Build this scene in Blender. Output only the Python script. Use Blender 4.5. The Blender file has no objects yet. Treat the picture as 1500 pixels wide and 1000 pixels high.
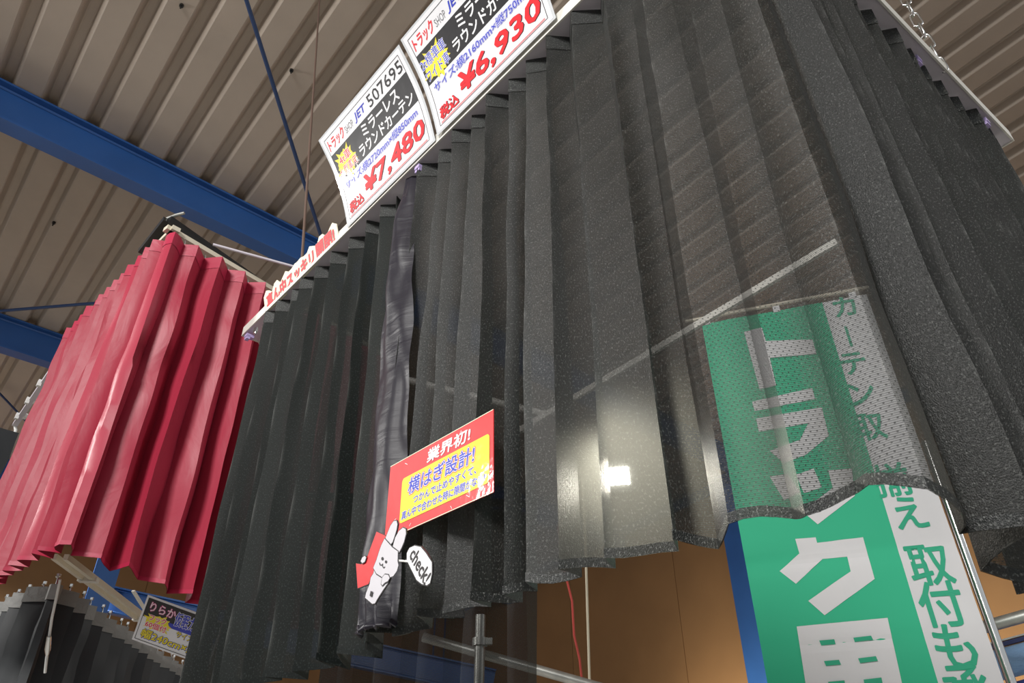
import bpy, math, random
from mathutils import Vector, Matrix, noise
random.seed(7)
S = bpy.context.scene
COL = S.collection
# ------------------------------------------------------------------ camera
FPX = 1050.0
PITCH = math.atan(FPX/1550.0)
CP, SP = math.cos(PITCH), math.sin(PITCH)
EYE = Vector((0, 0, 1.6))
cd = bpy.data.cameras.new('camera'); cam = bpy.data.objects.new('camera', cd); COL.objects.link(cam)
cam.location = EYE
cam.rotation_euler = (math.pi/2 + PITCH, 0, 0)
cd.sensor_width = 36; cd.lens = FPX/1500*36; cd.clip_start = .02; cd.clip_end = 200
S.camera = cam
# ------------------------------------------------------------------ light and exposure
S.view_settings.view_transform = 'Standard'; S.view_settings.look = 'None'
S.view_settings.gamma = 1; S.view_settings.use_curve_mapping = False
S.view_settings.exposure = 0.14
S.render.film_transparent = False
W = bpy.data.worlds.new('world'); S.world = W; W.use_nodes = True
bg = W.node_tree.nodes['Background']; bg.inputs[0].default_value = (.93, .97, 1, 1); bg.inputs[1].default_value = .42

def area(name, loc, target, sx, sy, power, col=(1, 1, 1), spread=100):
    d = bpy.data.lights.new(name, 'AREA'); d.shape = 'RECTANGLE'; d.size = sx; d.size_y = sy
    d.energy = power; d.color = col; d.spread = math.radians(spread)
    o = bpy.data.objects.new(name, d); COL.objects.link(o); o.location = loc
    o.rotation_euler = (Vector(target)-Vector(loc)).to_track_quat('-Z', 'Y').to_euler()
    return o
area('high_bay_light_left', (-4.6, 1.2, 3.6), (-.3, 1.0, 2.4), .34, .34, 34, (1, .98, .94))
area('high_bay_light_behind', (-1.9, -2.4, 4.3), (-.2, 1.5, 2.3), 1.0, 1.0, 60, (1, .98, .95))
area('high_bay_light_right', (4.5, 1.5, 4.0), (.6, .9, 2.3), 1.0, 1.0, 18, (1, .98, .95))
area('fill_light_far', (-4.2, 5.5, 4.0), (-4.0, 5.4, 0), 1.2, 1.2, 120, (1, .98, .95), 150)  # fill light added to brighten the far left ceiling, no known lamp
area('wall_lamp_light', (1.9, 5.75, 1.7), (2.95, 6.4, 2.2), 3.2, .2, 42, (1, .90, .70), 110)

# ------------------------------------------------------------------ helpers
def ray(px, py):
    u = (px-750)/FPX; v = (500-py)/FPX
    return Vector((u, CP - v*SP, SP + v*CP))
def at_z(px, py, z):
    d = ray(px, py); return EYE + d*((z-1.6)/d.z)
def at_depth(px, py, s):
    return EYE + ray(px, py)*s
def on_plane(px, py, P, N):
    d = ray(px, py); return EYE + d*((Vector(P)-EYE).dot(N)/d.dot(N))

class MB:
    def __init__(s): s.v = []; s.f = []; s.uv = {}
    def quad(s, a, b, c, d):
        i = len(s.v); s.v += [a, b, c, d]; s.f.append((i, i+1, i+2, i+3))
    def box(s, c, ax, ay, az, hx, hy, hz):
        c = Vector(c); ax, ay, az = Vector(ax)*hx, Vector(ay)*hy, Vector(az)*hz
        i = len(s.v)
        for sx in (-1, 1):
            for sy in (-1, 1):
                for sz in (-1, 1): s.v.append(c+ax*sx+ay*sy+az*sz)
        for q in ((0,1,3,2),(4,6,7,5),(0,4,5,1),(2,3,7,6),(0,2,6,4),(1,5,7,3)): s.f.append(tuple(i+k for k in q))
    def bar(s, a, b, w, h, up=(0, 0, 1)):
        a, b = Vector(a), Vector(b); d = (b-a); L = d.length; d.normalize()
        up = Vector(up); x = d.cross(up).normalized(); z = x.cross(d)
        s.box((a+b)/2, d, x, z, L/2, w/2, h/2)
    def tube(s, pts, r, n=10, cap=True, closed=False):
        pts = [Vector(p) for p in pts]; base = len(s.v); m = len(pts)
        t0 = (pts[1]-pts[0]).normalized()
        x = t0.orthogonal().normalized()
        for i, p in enumerate(pts):
            if closed: t = (pts[(i+1) % m]-pts[i-1]).normalized()
            else: t = (pts[min(i+1, m-1)]-pts[max(i-1, 0)]).normalized()
            x = (x - t*x.dot(t)).normalized(); y = t.cross(x)
            rr = r[i] if isinstance(r, (list, tuple)) else r
            for k in range(n):
                a = 2*math.pi*k/n; s.v.append(p + x*math.cos(a)*rr + y*math.sin(a)*rr)
        rng = m if closed else m-1
        for i in range(rng):
            j = (i+1) % m
            for k in range(n):
                k2 = (k+1) % n
                s.f.append((base+i*n+k, base+i*n+k2, base+j*n+k2, base+j*n+k))
        if cap and not closed:
            s.f.append(tuple(base+k for k in reversed(range(n))))
            s.f.append(tuple(base+(m-1)*n+k for k in range(n)))
    def prism(s, outline, P, U, V, N, th):
        """outline [(u, v)] extruded by th along N"""
        i = len(s.v); n = len(outline)
        for (a, b) in outline: s.v.append(P+U*a+V*b)
        for (a, b) in outline: s.v.append(P+U*a+V*b+N*th)
        s.f.append(tuple(i+k for k in reversed(range(n)))); s.f.append(tuple(i+n+k for k in range(n)))
        for k in range(n):
            k2 = (k+1) % n; s.f.append((i+k, i+k2, i+n+k2, i+n+k))
    def build(s, name, mat, parent=None, smooth=None, origin=None):
        me = bpy.data.meshes.new(name)
        me.from_pydata([tuple(p) for p in s.v], [], s.f)
        if smooth is not None:
            for p in me.polygons: p.use_smooth = True
            me.set_sharp_from_angle(angle=math.radians(smooth))
        me.materials.append(mat); me.update()
        return link(name, me, parent, origin)

def link(name, me, parent=None, origin=None):
    o = bpy.data.objects.new(name, me); COL.objects.link(o)
    if origin is not None:
        me.transform(Matrix.Translation(-Vector(origin))); o.location = origin
    if parent is not None:
        o.parent = parent
        o.matrix_parent_inverse = Matrix.Translation(-pworld(parent))
    return o
def pworld(p):
    v = Vector(p.location)
    if p.parent is not None:
        v = v + pworld(p.parent) if False else v
    return v
def tag(o, label=None, cat=None, group=None, kind=None):
    if label: o['label'] = label
    if cat: o['category'] = cat
    if group: o['group'] = group
    if kind: o['kind'] = kind
    return o
def thing(name, loc, label, cat, group=None, kind=None):
    o = bpy.data.objects.new(name, None); COL.objects.link(o); o.location = loc; o.empty_display_size = .05
    return tag(o, label, cat, group, kind)

# ------------------------------------------------------------------ materials
class NT:
    def __init__(s, name):
        s.m = bpy.data.materials.new(name); s.m.use_nodes = True; s.t = s.m.node_tree
        s.p = s.t.nodes['Principled BSDF']; s.out = s.t.nodes['Material Output']
    def n(s, typ, **k):
        x = s.t.nodes.new(typ)
        for a, b in k.items(): setattr(x, a, b)
        return x
    def l(s, a, b): s.t.links.new(a, b)
    def math(s, op, a, b=None, clamp=False):
        x = s.n('ShaderNodeMath', operation=op); x.use_clamp = clamp
        for i, q in enumerate((a, b)):
            if q is None: continue
            if isinstance(q, (int, float)): x.inputs[i].default_value = q
            else: s.l(q, x.inputs[i])
        return x.outputs[0]
    def mapr(s, v, a, b, c, d):
        x = s.n('ShaderNodeMapRange'); s.l(v, x.inputs[0])
        for i, q in enumerate((a, b, c, d)): x.inputs[i+1].default_value = q
        return x.outputs[0]
def solid(name, col, rough=.5, metal=0, spec=.5, coat=0, coat_rough=.1, bump=0, bump_scale=60, mottle=0, mottle_scale=6, sheen=0):
    T = NT(name); p = T.p
    p.inputs['Base Color'].default_value = (*col, 1); p.inputs['Roughness'].default_value = rough
    p.inputs['Metallic'].default_value = metal; p.inputs['Specular IOR Level'].default_value = spec
    p.inputs['Coat Weight'].default_value = coat; p.inputs['Coat Roughness'].default_value = coat_rough
    p.inputs['Sheen Weight'].default_value = sheen
    tc = T.n('ShaderNodeTexCoord')
    if mottle:
        nz = T.n('ShaderNodeTexNoise'); nz.inputs['Scale'].default_value = mottle_scale; nz.inputs['Detail'].default_value = 6
        T.l(tc.outputs['Object'], nz.inputs['Vector'])
        mx = T.n('ShaderNodeMix', data_type='RGBA'); mx.blend_type = 'MULTIPLY'; mx.inputs[0].default_value = 1
        mx.inputs[6].default_value = (*col, 1)
        r = T.mapr(nz.outputs[0], .3, .7, 1-mottle, 1+mottle)
        cc = T.n('ShaderNodeCombineColor')
        for k in range(3): T.l(r, cc.inputs[k])
        T.l(cc.outputs[0], mx.inputs[7]); T.l(mx.outputs[2], p.inputs['Base Color'])
    if bump:
        nz = T.n('ShaderNodeTexNoise'); nz.inputs['Scale'].default_value = bump_scale; nz.inputs['Detail'].default_value = 3
        T.l(tc.outputs['Object'], nz.inputs['Vector'])
        b = T.n('ShaderNodeBump'); b.inputs['Strength'].default_value = bump; b.inputs['Distance'].default_value = .01
        T.l(nz.outputs[0], b.inputs['Height']); T.l(b.outputs[0], p.inputs['Normal'])
        if coat: T.l(b.outputs[0], p.inputs['Coat Normal'])
    return T.m

def mesh_fabric(name, col, openness, rough=.40, spec=.35, translucent=.16, glit=1.0):
    """knitted sheer polyester: threads with small staggered holes, yarn with sparkle painted into its colour"""
    T = NT(name); p = T.p
    uv = T.n('ShaderNodeUVMap'); uv.uv_map = 'UVMap'
    sep = T.n('ShaderNodeSeparateXYZ'); T.l(uv.outputs[0], sep.inputs[0])
    # courses of yarn 1.6 mm, wales 1.3 mm, plus knots 4 mm
    def wave(v, per, ph=0.0):
        a = T.math('MULTIPLY', v, 2*math.pi/per)
        if ph is not None and not isinstance(ph, float): a = T.math('ADD', a, ph)
        return T.math('SINE', a)
    wy = wave(sep.outputs[1], .0017)
    rowi = T.math('FLOOR', T.math('MULTIPLY', sep.outputs[1], 1/.0034))
    ph = T.math('MULTIPLY', rowi, math.pi)
    wx = wave(sep.outputs[0], .0046, ph)
    ky = wave(sep.outputs[1], .0034)
    knot = T.math('MULTIPLY', T.mapr(wx, .55, .9, 0, 1), T.mapr(ky, .1, .7, 0, 1))
    hole = T.mapr(wy, -.7, .7, .45, 1.0)
    hole = T.math('MULTIPLY', hole, T.math('SUBTRACT', 1, T.math('MULTIPLY', knot, .85)), True)
    lw = T.n('ShaderNodeLayerWeight'); lw.inputs[0].default_value = .5
    fz = T.math('SUBTRACT', 1, lw.outputs['Facing'])
    fz = T.math('POWER', fz, .6)
    at = T.n('ShaderNodeAttribute'); at.attribute_name = 'stretch'      # how far the knit is pulled open
    opn = T.math('ADD', T.math('MULTIPLY', at.outputs['Fac'], .34*1.35), openness*1.35)
    op = T.math('MULTIPLY', T.math('MULTIPLY', hole, opn), fz, True)
    # yarn, its sparkle painted as paler specks in the base colour
    nz = T.n('ShaderNodeTexNoise'); nz.inputs['Scale'].default_value = 560; nz.inputs['Detail'].default_value = 3
    mp = T.n('ShaderNodeMapping'); T.l(uv.outputs[0], mp.inputs[0]); mp.inputs['Scale'].default_value = (1, .6, 1)
    T.l(mp.outputs[0], nz.inputs['Vector'])
    b = T.n('ShaderNodeBump'); b.inputs['Strength'].default_value = .8*glit; b.inputs['Distance'].default_value = .0008
    n3 = T.n('ShaderNodeTexNoise'); n3.inputs['Scale'].default_value = 1150; n3.inputs['Detail'].default_value = 2; T.l(mp.outputs[0], n3.inputs['Vector'])
    T.l(n3.outputs[0], b.inputs['Height'])
    T.l(b.outputs[0], p.inputs['Normal'])
    base = T.n('ShaderNodeMix', data_type='RGBA')
    T.l(T.mapr(nz.outputs[0], .56, .70, 0, 1), base.inputs[0])
    base.inputs[6].default_value = (*col, 1); base.inputs[7].default_value = (col[0]*4+.075*glit**3, col[1]*4+.075*glit**3, col[2]*4+.07*glit**3, 1)
    cr_ = T.n('ShaderNodeAttribute'); cr_.attribute_name = 'fold_highlight'     # highlight along fold edges, painted as a paler base colour
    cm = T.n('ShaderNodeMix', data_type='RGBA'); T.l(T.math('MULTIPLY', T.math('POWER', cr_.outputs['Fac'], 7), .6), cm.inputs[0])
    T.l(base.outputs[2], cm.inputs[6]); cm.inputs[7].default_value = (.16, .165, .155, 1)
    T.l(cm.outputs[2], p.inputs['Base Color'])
    p.inputs['Roughness'].default_value = rough; p.inputs['Specular IOR Level'].default_value = spec
    p.inputs['Sheen Weight'].default_value = .04; p.inputs['Sheen Roughness'].default_value = .4
    tl = T.n('ShaderNodeBsdfTranslucent'); tl.inputs[0].default_value = (.24, .24, .22, 1); T.l(b.outputs[0], tl.inputs['Normal'])
    m1 = T.n('ShaderNodeMixShader'); m1.inputs[0].default_value = translucent
    T.l(p.outputs[0], m1.inputs[1]); T.l(tl.outputs[0], m1.inputs[2])
    tr = T.n('ShaderNodeBsdfTransparent')
    m2 = T.n('ShaderNodeMixShader'); T.l(op, m2.inputs[0]); T.l(m1.outputs[0], m2.inputs[1]); T.l(tr.outputs[0], m2.inputs[2])
    T.l(m2.outputs[0], T.out.inputs[0])
    return T.m

def satin(name, col, rough=.38, bump=.25, aniso=.5, sheen=.3, spec=.5, wr=(14, 60)):
    T = NT(name); p = T.p
    uv = T.n('ShaderNodeUVMap'); uv.uv_map = 'UVMap'
    mp = T.n('ShaderNodeMapping'); mp.inputs['Scale'].default_value = (wr[0], wr[1], 1); T.l(uv.outputs[0], mp.inputs[0])
    nz = T.n('ShaderNodeTexNoise'); nz.inputs['Scale'].default_value = 1; nz.inputs['Detail'].default_value = 4; nz.inputs['Distortion'].default_value = .6
    T.l(mp.outputs[0], nz.inputs['Vector'])
    b = T.n('ShaderNodeBump'); b.inputs['Strength'].default_value = bump; b.inputs['Distance'].default_value = .006
    T.l(nz.outputs[0], b.inputs['Height'])
    n2 = T.n('ShaderNodeTexNoise'); n2.inputs['Scale'].default_value = 900; T.l(uv.outputs[0], n2.inputs['Vector'])
    b2 = T.n('ShaderNodeBump'); b2.inputs['Strength'].default_value = .15; b2.inputs['Distance'].default_value = .0006
    T.l(n2.outputs[0], b2.inputs['Height']); T.l(b.outputs[0], b2.inputs['Normal']); T.l(b2.outputs[0], p.inputs['Normal'])
    p.inputs['Base Color'].default_value = (*col, 1); p.inputs['Roughness'].default_value = rough
    p.inputs['Specular IOR Level'].default_value = spec
    p.inputs['Sheen Weight'].default_value = sheen; p.inputs['Sheen Roughness'].default_value = .35
    p.inputs['Sheen Tint'].default_value = (min(1, col[0]*3+.1), min(1, col[1]*3+.1), min(1, col[2]*3+.1), 1)
    return T.m

M = {}
M['roof'] = solid('roof_steel', (.43, .36, .30), .55, 0, .35, mottle=.08, mottle_scale=3, bump=.05, bump_scale=200)
M['blue'] = solid('blue_paint', (.028, .105, .33), .38, 0, .5, mottle=.08, mottle_scale=4, bump=.04, bump_scale=120)
M['wall'] = solid('ochre_wall', (.27, .145, .06), .8, mottle=.10, mottle_scale=1.5)
M['seam'] = solid('wall_joint', (.22, .10, .035), .8)
M['floor'] = solid('floor_concrete', (.55, .53, .49), .6, mottle=.15, mottle_scale=2)
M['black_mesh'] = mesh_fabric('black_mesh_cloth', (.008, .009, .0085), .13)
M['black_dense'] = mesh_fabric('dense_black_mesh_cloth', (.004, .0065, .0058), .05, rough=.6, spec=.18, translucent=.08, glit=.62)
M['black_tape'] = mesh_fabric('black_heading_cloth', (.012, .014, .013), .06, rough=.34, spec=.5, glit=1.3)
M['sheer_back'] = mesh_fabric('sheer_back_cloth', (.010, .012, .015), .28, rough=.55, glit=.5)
M['black_cloth'] = satin('black_blackout_cloth', (.016, .019, .022), .5, .12, sheen=.2, wr=(20, 8))
M['tape_grey'] = satin('grey_heading_tape', (.23, .23, .22), .5, .3, sheen=.2, wr=(60, 60))
M['red'] = satin('crimson_satin', (.37, .026, .055), .44, .45, sheen=.08, spec=.35, wr=(12, 7))
M['red_tape'] = satin('crimson_heading', (.42, .02, .06), .4, .2, sheen=.4, wr=(20, 20))
M['purple'] = satin('dark_satin', (.012, .010, .017), .46, .3, spec=.35, sheen=.06, wr=(10, 45))
M['white_metal'] = solid('white_painted_aluminium', (.74, .72, .66), .4, 0, .5)
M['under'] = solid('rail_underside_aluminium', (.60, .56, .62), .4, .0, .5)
M['cream'] = solid('cream_aluminium', (.66, .60, .48), .4, .1)
M['chrome'] = solid('bright_steel', (.75, .75, .74), .22, 1)
M['galv'] = solid('galvanised_pipe', (.50, .51, .48), .42, .75, mottle=.15, mottle_scale=25)
M['blackbar'] = solid('black_bar', (.012, .012, .013), .35, bump=.08, bump_scale=90)
M['lilac'] = solid('lilac_plastic', (.52, .42, .72), .35)
M['white_plastic'] = solid('white_plastic', (.8, .8, .78), .35)
M['rodblue'] = solid('dark_blue_rod', (.018, .045, .13), .4)
M['rust'] = solid('rusty_wire', (.14, .09, .07), .6, .3)
M['rope'] = solid('cream_cord', (.55, .50, .38), .7)
M['redwire'] = solid('red_wire', (.45, .06, .05), .5)
M['paper'] = solid('laminated_white', (.80, .79, .82), .45, coat=1, coat_rough=.05, bump=.05, bump_scale=45)
M['film'] = solid('laminate_edge', (.62, .64, .66), .12, coat=1, coat_rough=.05, bump=.1, bump_scale=60)
def ink(n, c): return solid('ink_'+n, c, .5, spec=.25, coat=.55, coat_rough=.05, bump=.05, bump_scale=45)
M['i_red'] = ink('red', (.78, .02, .03)); M['i_blue'] = ink('blue', (.035, .05, .50)); M['i_black'] = ink('black', (.012, .01, .012))
M['i_white'] = ink('white', (.85, .84, .86)); M['i_yellow'] = ink('yellow', (.88, .72, .03)); M['i_pink'] = ink('pink', (.75, .12, .35))
M['i_card'] = ink('scarlet', (.72, .035, .04)); M['i_grey'] = ink('grey', (.16, .16, .17)); M['i_green'] = ink('greenish', (.25, .55, .30))
M['i_rab'] = ink('pale_grey', (.62, .60, .64)); M['i_cream'] = ink('cream', (.85, .80, .60))
M['b_green'] = solid('banner_green_cloth', (.028, .50, .27), .7, bump=.15, bump_scale=14)
M['b_white'] = solid('banner_white_cloth', (.74, .74, .75), .7, bump=.15, bump_scale=14)
M['b_green_ink'] = solid('banner_green_print', (.03, .42, .24), .7)
M['b_white_ink'] = solid('banner_white_print', (.76, .76, .77), .7)
M['tarp'] = solid('navy_cloth', (.012, .022, .09), .6, bump=.3, bump_scale=5)
T = NT('lamp_glow'); e = T.n('ShaderNodeEmission'); e.inputs[0].default_value = (1, .97, .88, 1); e.inputs[1].default_value = 60
T.l(e.outputs[0], T.out.inputs[0]); M['glow'] = T.m
# patterned blue quilt fabric
T = NT('blue_quilt'); tc = T.n('ShaderNodeTexCoord'); vo = T.n('ShaderNodeTexVoronoi'); vo.inputs['Scale'].default_value = 11
T.l(tc.outputs['Object'], vo.inputs['Vector']); cr = T.n('ShaderNodeValToRGB'); T.l(vo.outputs[0], cr.inputs[0])
cr.color_ramp.interpolation = 'B_SPLINE'
cr.color_ramp.elements[0].position = .12; cr.color_ramp.elements[0].color = (.005, .012, .08, 1)
cr.color_ramp.elements[1].position = .42; cr.color_ramp.elements[1].color = (.012, .03, .20, 1)
el = cr.color_ramp.elements.new(.27); el.color = (.03, .12, .55, 1)
T.l(cr.outputs[0], T.p.inputs['Base Color']); T.p.inputs['Roughness'].default_value = .6; M['quilt'] = T.m
M['skyblue'] = satin('pale_blue_fabric', (.22, .38, .62), .4, .6, wr=(8, 30))

# ------------------------------------------------------------------ roof: folded steel sheets, each rib period a piece
RIB = Vector((-1.19, 1.335, -.189)).normalized()
PUR = Vector((1.335, 1.19, 0)).normalized()
RN = RIB.cross(PUR).normalized()
if RN.z < 0: RN = -RN
ROOF0 = Vector((-2.10, 2.74, 4.70))
def roof_pt(a, b, h=0): return ROOF0 + PUR*a + RIB*b + RN*h
def roof_hit(px, py, h=0):
    P = roof_pt(0, 0, h); d = ray(px, py); p = EYE + d*((P-EYE).dot(RN)/d.dot(RN)); q = p-ROOF0
    return q.dot(PUR), q.dot(RIB)
ceil = thing('ceiling', roof_pt(0, 0), 'brown folded steel roof with deep parallel ribs above the curtains', None, kind='structure')
RP = .205
prof = [(0, 0), (.112, 0), (.118, .004), (.138, .047), (.144, .050), (.173, .050), (.179, .047), (.199, .004), (RP, 0)]
mb = MB()
b0, b1 = -6.5, 9.5
fine = 8
for (x, h) in prof:
    for k in range(fine+1):
        mb.v.append(PUR*x + RIB*(b0+(b1-b0)*k/fine) + RN*h)
for i in range(len(prof)-1):
    for k in range(fine):
        a = i*(fine+1)+k; mb.f.append((a, a+1, a+fine+2, a+fine+1))
me = None
for i in range(-26, 46):
    if me is None:
        o = mb.build('roof_sheet', M['roof'], ceil, smooth=20); me = o.data
    else:
        o = bpy.data.objects.new('roof_sheet', me); COL.objects.link(o); o.parent = ceil
        o.matrix_parent_inverse = Matrix.Identity(4)
    o.matrix_parent_inverse = Matrix.Identity(4); o.location = PUR*(i*RP)
# roof fixing screws (dark points seen on the pans)
for (px, py) in ((266, 8), (427, 103), (79, 326)):
    a, b = roof_hit(px, py, -.004)
    mb = MB(); mb.tube([RN*0, RN*-.012], .010, 8); mb.tube([RN*-.012, RN*-.03], .004, 6)
    o = mb.build('roof_screw', M['blackbar'], ceil, smooth=40); o.matrix_parent_inverse = Matrix.Identity(4); o.location = roof_pt(a, b)-ROOF0

# ------------------------------------------------------------------ blue H-beams (purlins) under the sheets
def h_beam(name, P, D, up, L0, L1, fw, hh, label):
    t = thing(name, P, label, None, kind='structure')
    D = D.normalized(); up = (up - D*up.dot(D)).normalized(); X = D.cross(up)
    def b(n, c, wx, wz):
        m = MB(); m.box(P + D*(L0+L1)/2 + c, D, X, up, (L1-L0)/2, wx/2, wz/2); return m.build(n, M['blue'], t)
    b('top_flange', up*(-.006), fw, .012); b('bottom_flange', up*(-hh+.006), fw, .012)
    m = MB(); m.box(P+D*(L0+L1)/2+up*(-hh/2), D, X, up, (L1-L0)/2, .005, hh/2-.012)
    for sg in (-1, 1):
        for (zz, s2) in ((-.012, -1), (-hh+.012, 1)):
            m.bar(P+D*L0+X*sg*.009+up*(zz+s2*.004), P+D*L1+X*sg*.009+up*(zz+s2*.004), .012, .012, up+X*sg*s2*-1)
    m.build('web', M['blue'], t)
    return t
for k, (px, py, lab) in enumerate(((0, 112, 'blue steel roof beam crossing above the red curtain, nearest of the roof beams'),
                                   (0, 457, 'blue steel roof beam meeting the upper left edge of the red curtain'),
                                   (0, 668, 'blue steel roof beam lowest at the left edge behind the red curtain'))):
    a, b = roof_hit(px, py)
    h_beam('beam', roof_pt(0, b+.05, 0), PUR, Vector((0, 0, 1)), -3.2, 12, .10, .235, lab)
a, b1_ = roof_hit(0, 112); a, b2_ = roof_hit(0, 457)
step = b2_-b1_
for q in (3.05, 4.1):
    h_beam('beam', roof_pt(0, b1_+.05+step*q, 0), PUR, Vector((0, 0, 1)), -3.2, 12, .10, .235,
           'blue steel roof beam far back near the ochre wall' if q < 3.5 else 'blue steel roof beam farthest back over the ochre wall')

# ------------------------------------------------------------------ walls, floor
WD = Vector((-.66, .75, 0)).normalized(); WN = Vector((-WD.y, WD.x, 0))   # wall runs along the ribs
WP = Vector((.34, 9.45, 0))
if WN.dot(Vector((0, 1, 0))) > 0: WN = -WN
def wall_panel(P, D, Ln, name, top, nump, label, z0=0):
    t = thing(name, P, label, None, kind='structure')
    N = Vector((-D.y, D.x, 0)); w = Ln/nump
    me_ = None
    for i in range(nump):
        if me_ is None:
            m = MB(); m.box(D*w/2+Vector((0, 0, (top+z0)/2)), D, N, (0, 0, 1), w/2-.004, .02, (top-z0)/2)
            o = m.build('wall_board', M['wall'], t); me_ = o.data
        else:
            o = bpy.data.objects.new('wall_board', me_); COL.objects.link(o); o.parent = t
        o.matrix_parent_inverse = Matrix.Identity(4); o.location = D*w*i
    m = MB(); m.box(D*Ln/2+N*.0+Vector((0, 0, (top+z0)/2)), D, N, (0, 0, 1), Ln/2, .012, (top-z0)/2)
    o = m.build('wall_core', M['seam'], t); o.matrix_parent_inverse = Matrix.Identity(4)
    return t
wall_panel(WP - WD*8.5, WD, 19, 'wall_right', 5.2, 12, 'ochre board wall behind the banner')
wall_panel(Vector((-9.6, 3, 0)), Vector((.746, .665, 0)).normalized(), 15, 'wall_back', 4.1, 10, 'dim ochre wall far behind the red curtain')
m = MB(); m.box((0, 4, -.05), (1, 0, 0), (0, 1, 0), (0, 0, 1), 16, 16, .05)
tag(m.build('floor', M['floor'], origin=(0, 4, 0)), 'pale concrete shop floor', None, kind='structure')
# sloping rafter on top of the ochre wall
def on_wall(px, py, off=0): return on_plane(px, py, WP-WN*(-off), WN)
pa = on_wall(788, 839, .12); pb = on_wall(1040, 719, .12)
dd = (pb-pa).normalized()
h_beam('beam', pa+Vector((0, 0, .34)), dd, Vector((0, 0, 1)), -6, 7, .18, .34, 'blue sloping rafter along the top of the ochre wall')
# blue column in front of the ochre wall
def column(name, px, py, off, w, label, z1=4.6):
    p = on_plane(px, py, WP+WN*off, WN); p.z = 0
    t = thing(name, p, label, None, kind='structure')
    X = -WD
    for (n, c, hx, hy) in (('column_flange', WN*.09, w, .007), ('column_flange', WN*-.09, w, .007), ('column_web', WN*0, .004, .085)):
        m = MB(); m.box(p+c+X*w+Vector((0, 0, z1/2)), X, WN, (0, 0, 1), hx, hy, z1/2); m.build(n, M['blue'], t)
    return t
column('column', 1070, 800, .25, .20, 'blue steel column left of the green banner')
column('column', 612, 950, .25, .26, 'blue steel column seen dimly through the low sheer black curtain')
pc = at_depth(152, 850, 5.6); pc.z = 0
t = thing('column', pc, 'blue steel column seen below the red curtain hem', None, kind='structure')
m = MB(); m.box(pc+Vector((0, 0, 2.1)), PUR, RIB.cross((0, 0, 1)).cross((0, 0, 1)).normalized(), (0, 0, 1), .09, .006, 2.1); m.build('column_flange', M['blue'], t)
m = MB(); m.box(pc+Vector((0, 0, 2.1))+WD*.1, PUR, WD, (0, 0, 1), .004, .09, 2.1); m.build('column_web', M['blue'], t)
pa = at_depth(160, 868, 5.8); pb = at_depth(330, 905, 5.8)
h_beam('beam', pa+Vector((0, 0, .05)), pb-pa, Vector((0, 0, 1)), 0, 3.2, .1, .2, 'blue steel girt below the hem of the red curtain')

# ------------------------------------------------------------------ paths and pleated curtains
def path_from(pts, radius=.08, n=10):
    """polyline (2-D) with rounded corners -> dense list of points"""
    P = [Vector((p[0], p[1])) for p in pts]; out = [P[0]]
    for i in range(1, len(P)-1):
        a = (P[i-1]-P[i]).normalized(); b = (P[i+1]-P[i]).normalized()
        p0 = P[i]+a*radius; p2 = P[i]+b*radius
        for k in range(n+1):
            t = k/n; out.append(p0*(1-t)**2 + P[i]*2*t*(1-t) + p2*t*t)
    out.append(P[-1])
    return out
class Path:
    def __init__(s, pts):
        s.p = pts; s.c = [0]
        for a, b in zip(pts, pts[1:]): s.c.append(s.c[-1]+(b-a).length)
        s.L = s.c[-1]
    def at(s, x):
        x = max(-.02, min(s.L+.02, x)); i = 0
        while i < len(s.p)-2 and s.c[i+1] < x: i += 1
        d = (s.p[i+1]-s.p[i]).normalized(); q = s.p[i]+d*(x-s.c[i])
        # smoothed normal
        return q, d
def cloth_obj(name, rows, uvs, mat, parent, cols, sharp=32):
    mb = MB(); nr = len(rows)
    for r in rows: mb.v += r
    for r in range(nr-1):
        for c in range(cols-1):
            i = r*cols+c; mb.f.append((i, i+cols, i+cols+1, i+1))
    me = bpy.data.meshes.new(name); me.from_pydata([tuple(v) for v in mb.v], [], mb.f)
    ul = me.uv_layers.new(name='UVMap')
    fl = [uv for r in uvs for uv in r]
    for lp in me.loops: ul.data[lp.index].uv = fl[lp.vertex_index]
    for p in me.polygons: p.use_smooth = True
    me.set_sharp_from_angle(angle=math.radians(sharp))
    me.materials.append(mat); me.update()
    return link(name, me, parent)
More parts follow.
